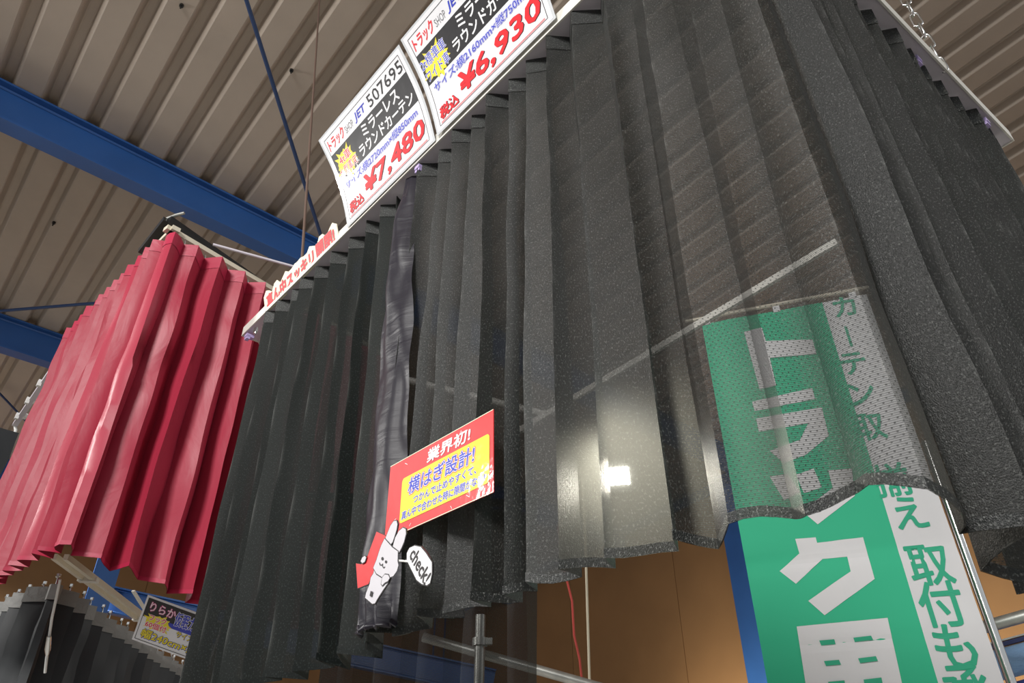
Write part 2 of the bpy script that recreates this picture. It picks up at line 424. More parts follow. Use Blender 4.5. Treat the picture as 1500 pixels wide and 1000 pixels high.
def curtain(root, path, ztop, zhem, pitch, amp, mats, seed=1, side=1, nrow=34, jit=.25, sub=4, wav=.004,
            flare=1.25, tape_h=.035, hem_h=.009, names=('cloth', 'heading_tape', 'hem_band'), tapeoff=.0012, foldamp=None, zj=.006, lean=None, drift=.012):
    rnd = random.Random(seed)
    folds = []; s = 0; k = 0
    while s < path.L:
        pp = pitch(s) if callable(pitch) else pitch
        folds.append(s); s += pp*.5*(1+rnd.uniform(-jit, jit)); k += 1
    folds.append(path.L)
    sg = [(1 if i % 2 else -1)*side for i in range(len(folds))]
    am = [1+rnd.uniform(-.35, .35) for _ in folds]
    dr = [rnd.uniform(-drift, drift) for _ in folds]
    zz = [rnd.uniform(-zj, zj) for _ in folds]
    bl = [rnd.uniform(-1, 1) for _ in folds]
    rows = []; uvs = []; 
    ts = []
    for r in range(nrow+1):
        ts.append(r/nrow)
    Hn = (ztop(0) if callable(ztop) else ztop)-(zhem(0) if callable(zhem) else zhem)
    tt = tape_h/Hn; th = 1-hem_h/Hn
    ts = sorted(set([0, tt] + [t for t in ts if tt*1.3 < t < th*.995] + [th, 1]))
    for t in ts:
        row = []; uv = []; cum = 0; prev = None
        for i in range(len(folds)-1):
            for q in range(sub):
                row.append((i, q/sub))
        row.append((len(folds)-2, 1.0))
        R = []
        for (i, f) in row:
            def fold(j):
                w = min(1, t*1.4); sj = folds[j] + dr[j]*w
                A = amp(folds[j]) if callable(amp) else amp
                a_ = A*am[j]*(1+(flare-1)*t); return sj, sg[j]*a_
            s0, o0 = fold(i); s1, o1 = fold(i+1)
            ss = s0+(s1-s0)*f; oo = o0+(o1-o0)*f
            cur = math.sin(math.pi*f)
            env = min(1, max(0, (t-tt)/.12)) if t > tt else 0
            oo += cur*bl[i]*.004*env
            ss += cur*bl[i]*.002*env
            p, d = path.at(ss); zt = ztop(ss) if callable(ztop) else ztop; zh = zhem(ss) if callable(zhem) else zhem
            N = Vector((d.y, -d.x))
            nz = noise.noise(Vector((ss*9, t*5, seed*3.1))) * wav * (.15+env) + noise.noise(Vector((ss*40, t*9, seed*1.7)))*wav*.35*env
            oo += nz
            z = zt + (zh-zt)*t + (zz[i]*(1-f)+zz[i+1]*f)*(1 if t > .5 else .6)
            v = Vector((p.x+N.x*oo, p.y+N.y*oo, z))
            if lean: v += lean(ss, t)
            R.append(v)
            if prev is not None: cum += math.hypot(ss-prev[0], oo-prev[1])
            prev = (ss, oo); uv.append((cum, z))
        rows.append(R); uvs.append(uv)
    cols = len(rows[0])
    # use first row arc lengths for uv.x so that the knit runs straight
    ux = [u[0] for u in uvs[len(uvs)//2]]
    uvs = [[(ux[c], uvs[r][c][1]) for c in range(cols)] for r in range(len(rows))]
    cl = cloth_obj(names[0], rows, uvs, mats[0], root, cols)
    ca_ = cl.data.attributes.new('fold_highlight', 'FLOAT', 'POINT')  # mask of the highlight painted on outward folds
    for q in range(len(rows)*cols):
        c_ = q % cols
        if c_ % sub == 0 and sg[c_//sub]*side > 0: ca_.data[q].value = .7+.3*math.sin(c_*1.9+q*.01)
    def strip(r0, r1, off, mat, nm):
        rr = []
        for r in range(r0, r1+1):
            a = []
            for c in range(cols):
                c0, c1 = max(0, c-1), min(cols-1, c+1)
                tg = rows[r][c1]-rows[r][c0]; nn = Vector((tg.y, -tg.x, 0))
                if nn.length > 1e-6: nn.normalize()
                a.append(rows[r][c] + nn*off)
            rr.append(a)
        return cloth_obj(nm, rr, uvs[r0:r1+1], mat, root, cols)
    strip(0, 1, tapeoff, mats[1], names[1])
    strip(len(rows)-2, len(rows)-1, tapeoff, mats[2], names[2])
    inner = []
    for i in range(len(folds)-1):
        if sg[i]*side < 0: inner.append(rows[0][i*sub].copy())
    return inner, rows
def hooks(root, pts, mat, up=.03, r=.0013):
    hm = MB()
    hm.tube([Vector((0, 0, -.012)), Vector((0, .004, -.018)), Vector((0, .007, -.010)), Vector((0, .006, .006)), Vector((0, .004, up-.008)), Vector((0, 0, up)), Vector((0, -.006, up-.004))], r, 6)
    hm.box(Vector((0, .003, up+.004)), (1, 0, 0), (0, 1, 0), (0, 0, 1), .004, .003, .004)
    me = None
    for p in pts:
        if me is None:
            o = hm.build('hook', mat, root, smooth=50); me = o.data
        else:
            o = bpy.data.objects.new('hook', me); COL.objects.link(o); o.parent = root
        o.matrix_parent_inverse = Matrix.Translation(-root.location); o.location = p

# ------------------------------------------------------------------ the display rail of the black curtains
ZR = 1.6+1.045
LD = Vector((-.662, .749, 0)).normalized(); LNn = Vector((-LD.y, LD.x, 0))
if LNn.dot(Vector((0, -1, 0))) < 0: LNn = -LNn      # outward, towards the camera
A = at_z(354, 490, ZR); C = at_z(1076, -225, ZR); B = at_z(1485, 204, ZR)
D1 = (A-C).normalized(); N1 = Vector((D1.y, -D1.x, 0)); N1 = N1 if N1.dot(C-EYE) < 0 else -N1
D2 = (B-C).normalized(); N2 = Vector((D2.y, -D2.x, 0)); N2 = N2 if N2.dot(C-EYE) < 0 else -N2
UP = Vector((0, 0, 1))
rail = thing('curtain_rail', C, 'white angled aluminium display rail carrying the black curtains', 'curtain rail')
BW = .068
for (P0, P1, N, nm) in ((C, A, N1, 'l'), (C, B, N2, 'r')):
    D = (P1-P0).normalized(); L = (P1-P0).length
    m = MB(); m.box((P0+P1)/2 - N*.0015+UP*.010, D, N, UP, L/2, .0015, .0135); m.build('fascia', M['white_metal'], rail)
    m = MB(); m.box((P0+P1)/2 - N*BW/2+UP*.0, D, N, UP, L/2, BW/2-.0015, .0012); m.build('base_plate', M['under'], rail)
    m = MB()
    for off in (.044, .058): m.box((P0+P1)/2 - N*off - UP*.008, D, N, UP, L/2-.012, .0010, .007)
    for off in (.047, .055): m.box((P0+P1)/2 - N*off - UP*.0145, D, N, UP, L/2-.012, .0026, .0008)
    m.build('track', M['white_metal'], rail)
    m = MB(); m.box(P1 - N*BW/2 + UP*.004 - D*.001, D, N, UP, .0012, BW/2, .008); m.build('end_plate', M['white_metal'], rail)
def clip(P, N, D):
    m = MB(); m.box(P-UP*.006, D, N, UP, .007, .010, .004); m.box(P-UP*.012+N*.004, D, N, UP, .007, .0045, .005)
    m.tube([P-UP*.0165+N*.004, P-UP*.0185+N*.004], .0028, 10)
    m.build('clip', M['lilac'], rail, smooth=40)
for (px, py) in ((1337, 88), (1437, 178)):
    P = at_z(px, py, ZR-.008); clip(P, N2, D2)
for (px, py) in ((617, 245), (366, 490)):
    P = at_z(px, py, ZR-.008); clip(P, N1, D1)

# white bar seen through the curtain: rear stay of the same frame
p1 = at_z(700, 664, ZR-.30); p2 = at_z(1226, 354, ZR-.02)
# front curtain paths
def rail_pt(px, py, inset, N):
    p = on_plane(px, py, C, UP) if False else at_z(px, py, ZR); return p - N*inset
INS = .015
INS2 = .030
LINEC = C - N1*INS - N2*INS
PA = rail_pt(384, 462, INS, N1)           # left end of the cloth
PS = rail_pt(562, 300, INS, N1)           # left side of satin strip
PS2 = rail_pt(606, 250, INS, N1)
# inner corner of the offset lines
def isect(p, d, q, e):
    den = d.x*e.y-d.y*e.x; t = ((q.x-p.x)*e.y-(q.y-p.y)*e.x)/den; return p+d*t
CI = isect(PA, D1, B-N2*INS2, D2)
BI = B - N2*INS2 - D2*.035
ZT = ZR-.004
HEM = 1.6+.196
lc = thing('curtain', (PA+PS)/2, 'pleated black mesh curtain between the red curtain and the dark satin strip', 'curtain')
pth = Path([Vector((p.x, p.y)) for p in (PA, PS+ (PS-PA)*.08)])
SB = M['black_dense']
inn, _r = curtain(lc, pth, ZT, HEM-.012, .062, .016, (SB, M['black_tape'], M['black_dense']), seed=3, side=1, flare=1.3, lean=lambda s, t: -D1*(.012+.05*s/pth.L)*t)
hooks(lc, [p+Vector((0, 0, -.002)) for p in inn], M['white_plastic'], up=.018)
# large right part
rc = thing('curtain', CI, 'large sheer black mesh curtain turning the corner right of the satin strip', 'curtain')
pts = path_from([(PS2.x-D1.x*-.0, PS2.y), (CI.x, CI.y), (BI.x, BI.y)], .075, 12)
pth = Path(pts); LC = (CI-PS2).length
def pit(s):
    if s < LC*.50: return .050
    if s < LC-.19: return .054
    if s < LC-.01: return .074
    return .052
def ampf(s):
    if LC-.20 < s < LC-.03: return .0095
    if s < LC-.20: return .016
    return .016
def hemz(s):
    return HEM + .004*math.sin(s*70) - max(0, min(1, (s-LC+.05)/.12))*.055
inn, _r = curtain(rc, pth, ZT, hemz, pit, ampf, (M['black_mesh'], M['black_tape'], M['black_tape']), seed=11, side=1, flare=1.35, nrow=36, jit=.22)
clo = [o for o in rc.children if o.name.startswith('cloth')][0].data
sa = clo.attributes.new('stretch', 'FLOAT', 'POINT')
def sstep(a, b, x):
    x = max(0, min(1, (x-a)/(b-a))); return x*x*(3-2*x)
for i_, v_ in enumerate(clo.vertices):            # the lower stretch near the corner hangs almost flat: the knit is pulled open there
    cc = Vector((v_.co.x, v_.co.y, 0)); a_ = (cc-Vector((PS2.x, PS2.y, 0))).dot(-D1)
    b_ = (cc-Vector((C.x, C.y, 0))).dot(D2)
    sa.data[i_].value = sstep(LC-.20, LC-.15, a_)*(1-sstep(.005, .03, b_))*(1-sstep(HEM+.30, HEM+.60, v_.co.z))
hooks(rc, [p+Vector((0, 0, -.002)) for p in inn], M['white_plastic'], up=.018)

# loose metal hooks at the open end of the track
for k, (px, py) in enumerate(((372, 486), (384, 482), (392, 474))):
    P = at_z(px, py, ZR-.02)
    m = MB(); m.tube([P+UP*.014, P+UP*.002, P-UP*.008+D1*-.004, P-UP*.012+D1*-.012, P-UP*.006-D1*.018, P+UP*.004-D1*.019], .0022, 7)
    m.build('track_glider', M['chrome'], rail, smooth=50)

# satin strip
st = thing('satin_strip', PS, 'narrow dark satin strip hanging between the black mesh curtains', 'fabric strip')
topc = (rail_pt(600, 260, .012, N1)+Vector((0, 0, -.02)))
wd = .074
rows = []; uvs = []
for r in range(61):
    t = r/60; row = []; uv = []
    z = ZT + (1.6+.20-ZT)*t
    for c in range(17):
        f = c/16-.5
        width = wd*(.62+.55*min(1, t*2.5))
        bulge = math.cos(f*math.pi)*(.016+.006*math.sin(t*9)) + noise.noise(Vector((f*4, t*10, 2)))*.006
        if t > .86: bulge += .004*math.sin(f*30)*(t-.86)/.14
        p = topc - D1*(f*width + (.064*t)) + N1*(bulge + .020*min(1, t*4))
        row.append(Vector((p.x, p.y, z + .002*math.sin(f*60)*(1 if t > .98 else 0)))); uv.append((f*width, z))
    rows.append(row); uvs.append(uv)
cloth_obj('cloth', rows, uvs, M['purple'], st, 17, 60)
m = MB()
pl = [rows[-1][c]+Vector((0, 0, -.0015+.0015*(c % 2))) for c in range(17)]
m.tube(pl, [.0024+.0012*(i % 2) for i in range(17)], 6); m.build('gathered_hem', M['purple'], st, smooth=60)

# ------------------------------------------------------------------ printed cards
def fill(name, P, fn, step, mat, root):
    import bmesh
    bm = bmesh.new(); bm.faces.new([bm.verts.new((x, z, 0)) for x, z in P])
    for ax in (0, 1):
        q = [p[ax] for p in P]; z = min(q)+step
        while z < max(q):
            bmesh.ops.bisect_plane(bm, geom=bm.verts[:]+bm.edges[:]+bm.faces[:], plane_co=(z, z, 0), plane_no=(1-ax, ax, 0)); z += step
    bmesh.ops.triangulate(bm, faces=bm.faces[:])
    for v in bm.verts: v.co = fn(v.co.x, v.co.y)
    me = bpy.data.meshes.new(name); bm.to_mesh(me); bm.free(); me.materials.append(mat); return link(name, me, root)
class Card:
    """sheet with local millimetre coordinates (x right, y up), bent about x"""
    def __init__(s, root, P, U, V, bend=0.0, H=210.0, thick=.0006):
        s.root = root; s.P = Vector(P); s.U = Vector(U).normalized(); s.V = Vector(V).normalized()
        s.N = s.U.cross(s.V).normalized(); s.bend = bend; s.H = H; s.layer = 0
    def w(s, x, y, k=0):
        t = y/s.H; b = s.bend*math.sin(math.pi*max(-.1, min(1.1, t)))
        return s.P + s.U*x*.001 + s.V*y*.001 + s.N*(-b + k*.00022)
    def sheet(s, pts, mat, name, k, th=.0007, ny=12):
        """rectangle grid"""
        (x0, y0), (x1, y1) = pts; m = MB(); nx = 6
        for kk in (k, ):
            for j in range(ny+1):
                for i in range(nx+1): m.v.append(s.w(x0+(x1-x0)*i/nx, y0+(y1-y0)*j/ny, kk))
        n1 = len(m.v)
        for j in range(ny):
            for i in range(nx):
                a = j*(nx+1)+i; m.f.append((a, a+1, a+nx+2, a+nx+1))
        if th:
            for j in range(ny+1):
                for i in range(nx+1): m.v.append(m.v[j*(nx+1)+i]-s.N*th)
            for j in range(ny):
                for i in range(nx):
                    a = n1+j*(nx+1)+i; m.f.append((a, a+nx+1, a+nx+2, a+1))
            ring = [i for i in range(nx+1)] + [j*(nx+1)+nx for j in range(1, ny+1)] + [ny*(nx+1)+i for i in range(nx-1, -1, -1)] + [j*(nx+1) for j in range(ny-1, 0, -1)]
            for a, b in zip(ring, ring[1:]+ring[:1]): m.f.append((b, a, a+n1, b+n1))
        return m.build(name, mat, s.root, smooth=30)
    def poly(s, pts, mat, name, k, th=0):
        if not th and s.bend: return fill(name, pts, lambda x, y: s.w(x, y, k), 8, mat, s.root)
        m = MB(); n = len(pts); m.v = [s.w(x, y, k) for x, y in pts]; m.f = [tuple(range(n))]
        if th:
            m.v += [s.w(x, y, k)-s.N*th for x, y in pts]; m.f.append(tuple(reversed(range(n, 2*n))))
            for i in range(n):
                j = (i+1) % n; m.f.append((j, i, i+n, j+n))
        return m.build(name, mat, s.root)
    def lines(s, segs, wdt, mat, name, k):
        m = MB()
        for (x0, y0, x1, y1) in segs:
            d = Vector((x1-x0, y1-y0)); L = d.length; n = Vector((-d.y, d.x))/L*wdt/2; ns = max(1, int(L/18))
            for i in range(ns):
                a = Vector((x0, y0))+d*i/ns; b = Vector((x0, y0))+d*(i+1)/ns
                m.quad(s.w(*(a-n), k), s.w(*(b-n), k), s.w(*(b+n), k), s.w(*(a+n), k))
        return m.build(name, mat, s.root)
    def text(s, items, mat, name, k, dx=0, dy=0, extra=0, bold=.0):
        """items: (string, x, y, w, h[, shear]) fitted to boxes; one printed object"""
        V = []; F = []
        for it in items:
            body, x, y, w_, h_ = it[:5]; sh = it[5] if len(it) > 5 else 0; rot = it[6] if len(it) > 6 else 0
            base = vs, fs = text_geo(body, 0); e_ = max(0, bold+extra)
            bx0 = min(v[0] for v in base[0]); bx1 = max(v[0] for v in base[0]); by0 = min(v[1] for v in base[0]); by1 = max(v[1] for v in base[0])
            em = min(h_/(by1-by0), w_/(bx1-bx0)); ring = [(0, 0)]
            if e_ > 0: ring = [(e_*em*q*math.cos(a_*math.pi/5+q), e_*em*q*math.sin(a_*math.pi/5+q)) for a_ in range(10) for q in ((1, .5) if e_ > .04 else (1,))]
            for ci, (ox, oy) in enumerate(ring):
              i0 = len(V)
              for v in vs:
                lx = (v[0]-bx0)/(bx1-bx0)*w_; ly = (v[1]-by0)/(by1-by0)*h_
                lx += ly*sh
                if rot:
                    c_, s_ = math.cos(rot), math.sin(rot); lx, ly = lx*c_-ly*s_, lx*s_+ly*c_
                V.append(s.w(x+lx+dx+ox, y+ly+dy+oy, k+ci*.015))
              F += [tuple(i0+q for q in f) for f in fs]
        m = MB(); m.v = V; m.f = F
        return m.build(name, mat, s.root)
_tc = {}
def text_geo(body, off):
    key = (body, round(off, 4))
    if key in _tc: return _tc[key]
    cu = bpy.data.curves.new('t', 'FONT'); cu.body = body; cu.offset = off; cu.resolution_u = 2
    o = bpy.data.objects.new('t', cu); COL.objects.link(o)
    dg = bpy.context.evaluated_depsgraph_get(); dg.update()
    me = bpy.data.meshes.new_from_object(o.evaluated_get(dg))
    r = ([(v.co.x, v.co.y) for v in me.vertices], [tuple(p.vertices) for p in me.polygons])
    bpy.data.objects.remove(o); bpy.data.curves.remove(cu); bpy.data.meshes.remove(me)
    _tc[key] = r
    return r
def burst(cx, cy, rx, ry, n=18, inner=.68, rot=0):
    pts = []
    for i in range(2*n):
        a = math.pi*i/n+rot; k = 1 if i % 2 == 0 else inner
        if i % 2 == 0: k *= .88+.2*math.sin(i*2.3)
        pts.append((cx+math.cos(a)*rx*k, cy+math.sin(a)*ry*k))
    return pts

def price_sign(P, label, code, size, price, badge, badge_col):
    U = -D1; V = (N1*.46+UP*.888).normalized()
    t = thing('price_sign', P, label, 'price sign', 'laminated price signs on the white rail')
    c = Card(t, P, U, V, bend=.012)
    Wd, H = 300, 212
    c.sheet(((-5, -3), (Wd+5, H+4)), M['film'], 'laminate', 0, ny=14)
    c.root = c.sheet(((0, 1), (Wd, H)), M['paper'], 'paper', 1.2, 0, ny=14)
    b = 9
    c.lines([(b, b, Wd-b, b), (Wd-b, b, Wd-b, H-b), (Wd-b, H-b, b, H-b), (b, H-b, b, b)], 1.3, M['i_black'], 'border_line', 2)
    c.sheet(((b, 100), (Wd-b, 166)), M['i_black'], 'black_band', 2, 0)
    c.text([('トラック', 14, 173, 60, 24, .12)], M['i_red'], 'lettering', 2.5, bold=.035)
    c.text([('SHOP', 80, 174, 30, 15)], M['i_grey'], 'lettering', 2.5)
    c.text([('JET', 116, 173, 38, 19, .3)], M['i_blue'], 'lettering', 2.5, bold=.03)
    if code: c.text([(code, 170, 172, 118, 24)], M['i_black'], 'lettering', 2.5, bold=.01)
    c.text([('ミラーレス', 122, 136, 128, 24), ('ラウンドカーテン', 94, 106, 188, 25)], M['i_white'], 'lettering', 2.8, bold=.025)
    c.poly(burst(46, 128, 42, 38), M['i_yellow'], 'burst', 2.8)
    if badge_col == 'r':
        bt = [(badge[0], 26, 131, 42, 21), (badge[1], 13, 106, 66, 21)]
        c.text(bt, M['i_white'], 'lettering', 3.2, extra=.05); c.text(bt, M['i_red'], 'lettering', 3.6, extra=.008)
    else:
        bt = [(badge[0], 9, 131, 72, 23), (badge[1], 12, 104, 66, 23)]
        c.text(bt, M['i_white'], 'lettering', 3.2, extra=.05); c.text(bt, M['i_blue'], 'lettering', 3.6, extra=.006)
    sz = [(size, 20, 76, 258, 18)]
    c.text(sz, M['i_blue'], 'lettering', 2.4, extra=.07); c.text(sz, M['i_white'], 'lettering', 2.8, extra=.045); c.text(sz, M['i_blue'], 'lettering', 3.2, extra=.014)
    pr = [('税込', 14, 18, 52, 25, .1), (price, 76, 21, 206, 46, .12)]
    c.text(pr, M['i_black'], 'lettering', 2.6, dx=1.8, dy=-1.4, bold=.03); c.text(pr, M['i_red'], 'lettering', 3.0, bold=.03)
    c.lines([(14, 13.5, Wd-14, 13.5), (14, 11.3, Wd-14, 11.3)], .9, M['i_red'], 'underline', 2.6)
    return t
P1 = at_z(513, 331, ZR+.004)+N1*.004
price_sign(P1, 'laminated price sign reading 7,480 yen, lower of the two on the white rail', '507695', 'サイズ:横2720mm×縦850mm', '¥7,480', ('4t車', '大型車用'), 'r')
P2 = at_z(649, 199, ZR+.006)+N1*.010
price_sign(P2, 'laminated price sign reading 6,930 yen, cut by the top of the photo', '507694' if False else '', 'サイズ:横2160mm×縦750mm', '¥6,930', ('2t標準車', 'ワイド車'), 'b')

# die-cut slogan strip on the rail
P3 = at_z(391, 459, ZR+.0)+N1*.004
t = thing('slogan_strip', P3, 'long die-cut cream strip with red lettering at the far end of the white rail', 'sign')
L3 = (at_z(497, 352, ZR)-P3).length*1000
c = Card(t, P3, -D1, (N1*.3+UP*.95), bend=.0, H=40)
top = [(L3*k/24, 46+5*math.sin(k*1.7)+(-4 if k % 3 == 0 else 3)) for k in range(24, -1, -1)]
c.poly([(0, -3), (L3*.3, -5), (L3*.32, -1), (L3*.6, -5), (L3*.8, -1), (L3, -4)]+[(x, y) for x, y in top], M['i_cream'], 'board', 0, th=.002)
sl = [('真ん中スッキリ', 14, 4, L3*.66, 34), ('開閉!', L3*.74, 4, L3*.22, 36)]
c.text(sl, M['i_grey'], 'lettering', 1.6, extra=.07); c.text(sl, M['i_red'], 'lettering', 2.4, extra=.035)

# scarlet slogan card hanging on the curtain
PN = C + N1*.005
def onc(px, py, off=.0): return on_plane(px, py, C+N1*off, N1)
q0 = onc(563, 792, .012); q1 = onc(575, 683, .012); q2 = onc(726, 594, .012)
Wc = (q2-q1).length*1000; Hc = (q1-q0).length*1000
t = thing('slogan_card', q0, 'glossy scarlet card with yellow panel hanging on the black mesh curtain', 'sign')
U = Vector(((q2-q1).x, (q2-q1).y, 0)).normalized()
c = Card(t, q0, U, UP+N1*.02, bend=0, H=Hc)
c.root = c.sheet(((0, 0), (Wc, Hc)), M['i_card'], 'board', 0, th=.0012)
for y_ in (.5, Hc-.5): c.lines([(0, y_, Wc, y_)], 1.0, M['i_cream'], 'border_line', 1)
def rrect(x0, y0, x1, y1, r):
    o = []
    for (cx, cy, a0) in ((x1-r, y0+r, -90), (x1-r, y1-r, 0), (x0+r, y1-r, 90), (x0+r, y0+r, 180)):
        for q in range(5):
            a = math.radians(a0+q*22.5); o.append((cx+r*math.cos(a), cy+r*math.sin(a)))
    return o
c.poly(rrect(Wc*.15, Hc*.13, Wc*.97, Hc*.72, 5), M['i_yellow'], 'yellow_panel', 2)
tt = [('業界初!', Wc*.40, Hc*.76, Wc*.40, Hc*.17, .1)]
c.text(tt, M['i_white'], 'lettering', 2.5, extra=.03)
tt = [('横はぜ設計!', Wc*.22, Hc*.46, Wc*.62, Hc*.21, .1)]
tt = [('接結・設計!', Wc*.22, Hc*.46, Wc*.62, Hc*.21, .1)]
tt = [('横はぎ設計!', Wc*.22, Hc*.46, Wc*.62, Hc*.21, .1)]
c.text(tt, M['i_red'], 'lettering', 2.6, extra=.09); c.text(tt, M['i_white'], 'lettering', 3, extra=.055); c.text(tt, M['i_blue'], 'lettering', 3.4, extra=.018)
tt = [('つかんで止めやすくて、', Wc*.28, Hc*.31, Wc*.58, Hc*.105, .1), ('真ん中で合わせた時に隙間がない!', Wc*.17, Hc*.165, Wc*.76, Hc*.105, .1)]
c.text(tt, M['i_white'], 'lettering', 2.6, extra=.06); c.text(tt, M['i_blue'], 'lettering', 3, extra=.02)
segs = []
rs = random.Random(4)
for k in range(26):
    a = rs.uniform(0, 2*math.pi); cx, cy = Wc/2, Hc/2; r0 = rs.uniform(.80, .92); r1 = r0+rs.uniform(.04, .16)
    x0, y0, x1, y1 = cx+math.cos(a)*Wc*.56*r0, cy+math.sin(a)*Hc*.56*r0, cx+math.cos(a)*Wc*.56*r1, cy+math.sin(a)*Hc*.56*r1
    if 1 < min(x0, x1) and max(x0, x1) < Wc-1 and 1 < min(y0, y1) and max(y0, y1) < Hc-1 and not (Wc*.14 < x0 < Wc*.98 and Hc*.12 < y0 < Hc*.74): segs.append((x0, y0, x1, y1))
for sg_ in segs: c.lines([sg_], .7, M['i_white'], 'ray_mark', 1.4)

# die-cut rabbit card with arrow and speech bubble
OFF = .062
PR = onc(540, 850, OFF)
t = thing('cutout_card', PR, 'die-cut rabbit card with red arrow and a check! speech bubble', 'sign')
def loc2(px, py):
    p = onc(px, py, OFF)-PR; return (p.dot(-D1)*1000, p.z*1000)
c = Card(t, PR, -D1, UP, H=100)
def zp(x, y): return (510+x*140/933, 750+y*150/1000)      # reading off the photograph
def pol(lst): return [loc2(*zp(x, y)) for x, y in lst]
def grow(pts, g):
    cx = sum(p[0] for p in pts)/len(pts); cy = sum(p[1] for p in pts)/len(pts); out = []
    n = len(pts); ar = sum(pts[i][0]*pts[(i+1) % n][1]-pts[(i+1) % n][0]*pts[i][1] for i in range(n)); sg_ = 1 if ar > 0 else -1
    for i in range(n):
        a = Vector(pts[i-1]); b = Vector(pts[i]); d = Vector(pts[(i+1) % n])
        e1 = (b-a).normalized(); e2 = (d-b).normalized(); nn = Vector((e1.y+e2.y, -(e1.x+e2.x)))
        if nn.length > 1e-4: nn.normalize()
        out.append(tuple(b+nn*g*sg_))
    return out
arrow = pol([(278, 190), (375, 235), (300, 430), (260, 560), (200, 700), (95, 742), (78, 500), (130, 510), (150, 450), (190, 430)])
ear1 = pol([(372, 250), (395, 190), (420, 130), (450, 88), (478, 85), (486, 120), (478, 170), (460, 230), (440, 290), (410, 330), (380, 300)])
ear2 = pol([(440, 340), (465, 250), (500, 185), (540, 152), (566, 165), (570, 210), (550, 290), (525, 350), (500, 395), (460, 380)])
head = pol([(365, 260), (400, 300), (440, 345), (495, 385), (492, 480), (500, 520), (485, 575), (450, 625), (410, 640), (340, 635), (285, 600), (255, 545), (285, 470), (310, 390), (335, 320)])
body = pol([(265, 545), (330, 600), (395, 612), (415, 640), (395, 690), (375, 715), (345, 760), (300, 830), (265, 890), (240, 895), (170, 835), (180, 790), (215, 700), (225, 640), (250, 600)])
paw = pol([(135, 480), (150, 445), (175, 428), (188, 445), (175, 485), (150, 500)])
hand = pol([(345, 640), (370, 610), (405, 615), (418, 645), (400, 675), (370, 690), (345, 718), (335, 700)])
for i, (o_, mt) in enumerate(((arrow, 'i_card'), (body, 'i_rab'), (ear1, 'i_rab'), (ear2, 'i_rab'), (head, 'i_rab'), (paw, 'i_rab'), (hand, 'i_rab'))):
    nm = ('arrow', 'body', 'ear', 'ear', 'head', 'paw', 'paw')[i]
    k0 = (0, 2, 2.5, 2.5, 5, 7, 7)[i]
    c.poly(grow(o_, 1.1), M['i_black'], 'outline', k0, th=.0014 if k0 < 5 else 0)
    c.poly(o_, M[mt], nm, k0+1)
def blob(cx, cy, rx, ry, n=12): return pol([(cx+rx*math.cos(2*math.pi*k/n), cy+ry*math.sin(2*math.pi*k/n)) for k in range(n)])
c.poly(blob(347, 456, 12, 17), M['i_black'], 'eye', 8); c.poly(blob(382, 487, 11, 15), M['i_black'], 'eye', 8)
mo = pol([(318, 495), (322, 515), (340, 520), (350, 505), (348, 530), (360, 547), (372, 535)])
c.lines([(*a, *b) for a, b in zip(mo, mo[1:])], 1.2, M['i_black'], 'mouth', 8)
c.poly(pol([(232, 770), (255, 778), (243, 830), (222, 818)]), M['i_black'], 'leg_mark', 8)
bub = pol([(575, 400), (600, 350), (650, 328), (710, 340), (760, 400), (818, 490), (818, 600), (800, 690), (770, 712), (720, 700), (670, 660), (610, 540), (585, 488), (510, 478), (575, 465)])
c.poly(grow(bub, 1.2), M['i_black'], 'outline', 0, th=.0014); c.poly(bub, M['i_white'], 'speech_bubble', 1.2)
x0, y0 = loc2(*zp(600, 415)); x1, y1 = loc2(*zp(745, 690))
ln = math.hypot(x1-x0, y1-y0)
c.text([('check!', x0, y0-2, ln*1.02, ln*.30, 0, math.atan2(y1-y0, x1-x0))], M['i_black'], 'lettering', 2, bold=.03)
m = MB(); m.tube([c.w(*pol([(470, 470)])[0], -3), c.w(*pol([(600, 480)])[0], -3)], .0012, 6); m.build('tie', M['white_plastic'], t)

# ------------------------------------------------------------------ red curtain on its black frame
ZRR = 1.6+1.335
Cr = at_z(245, 338, ZRR); Er = at_z(392, 424, ZRR); Lr = at_z(102, 486, ZRR)
Dr2 = (Er-Cr).normalized(); Dr1 = (Lr-Cr).normalized()
Er2 = Cr + Dr2*.85; Lr2 = Cr+Dr1*((Lr-Cr).length+.0)
rd = thing('curtain', Cr, 'crimson satin pleated curtain hanging under the blue roof beam', 'curtain')
pts = path_from([(Lr2.x, Lr2.y), (Cr.x, Cr.y), (Er2.x, Er2.y)], .05, 8)
pth = Path(pts); LR = (Lr2-Cr).length
inn, _r = curtain(rd, pth, ZRR, lambda s: ZRR-.86-max(0, min(1, (s-LR)/.35))*.05, lambda s: .052 if s < LR-.05 else .070, lambda s: .012 if s < LR-.05 else .019,
        (M['red'], M['red_tape'], M['red_tape']), seed=21, side=1, wav=.010, tape_h=.04, flare=1.45, nrow=40, zj=.004)
hooks(rd, [p for p in inn], M['white_plastic'], up=.02)
Nr2 = Vector((Dr2.y, -Dr2.x, 0)); Nr2 = Nr2 if Nr2.dot(Cr-EYE) < 0 else -Nr2
Nr1 = Vector((Dr1.y, -Dr1.x, 0)); Nr1 = Nr1 if Nr1.dot(Cr-EYE) < 0 else -Nr1
fr = thing('curtain_rack', Cr+UP*.05, 'black steel frame with cream rail holding the crimson curtain', 'frame')
def bp(n, a, b, w, h, mat): m = MB(); m.bar(a, b, w, h); return m.build(n, M[mat], fr)
ca = Cr - Nr2*.02 + UP*.022; cb = Er2 - Nr2*.02+UP*.022
bp('curtain_track', ca, cb, .022, .014, 'cream')
la = Cr - Nr1*.02 + UP*.022; lb = Lr2 - Nr1*.02+UP*.022
bp('curtain_track', la, lb, .022, .014, 'cream')
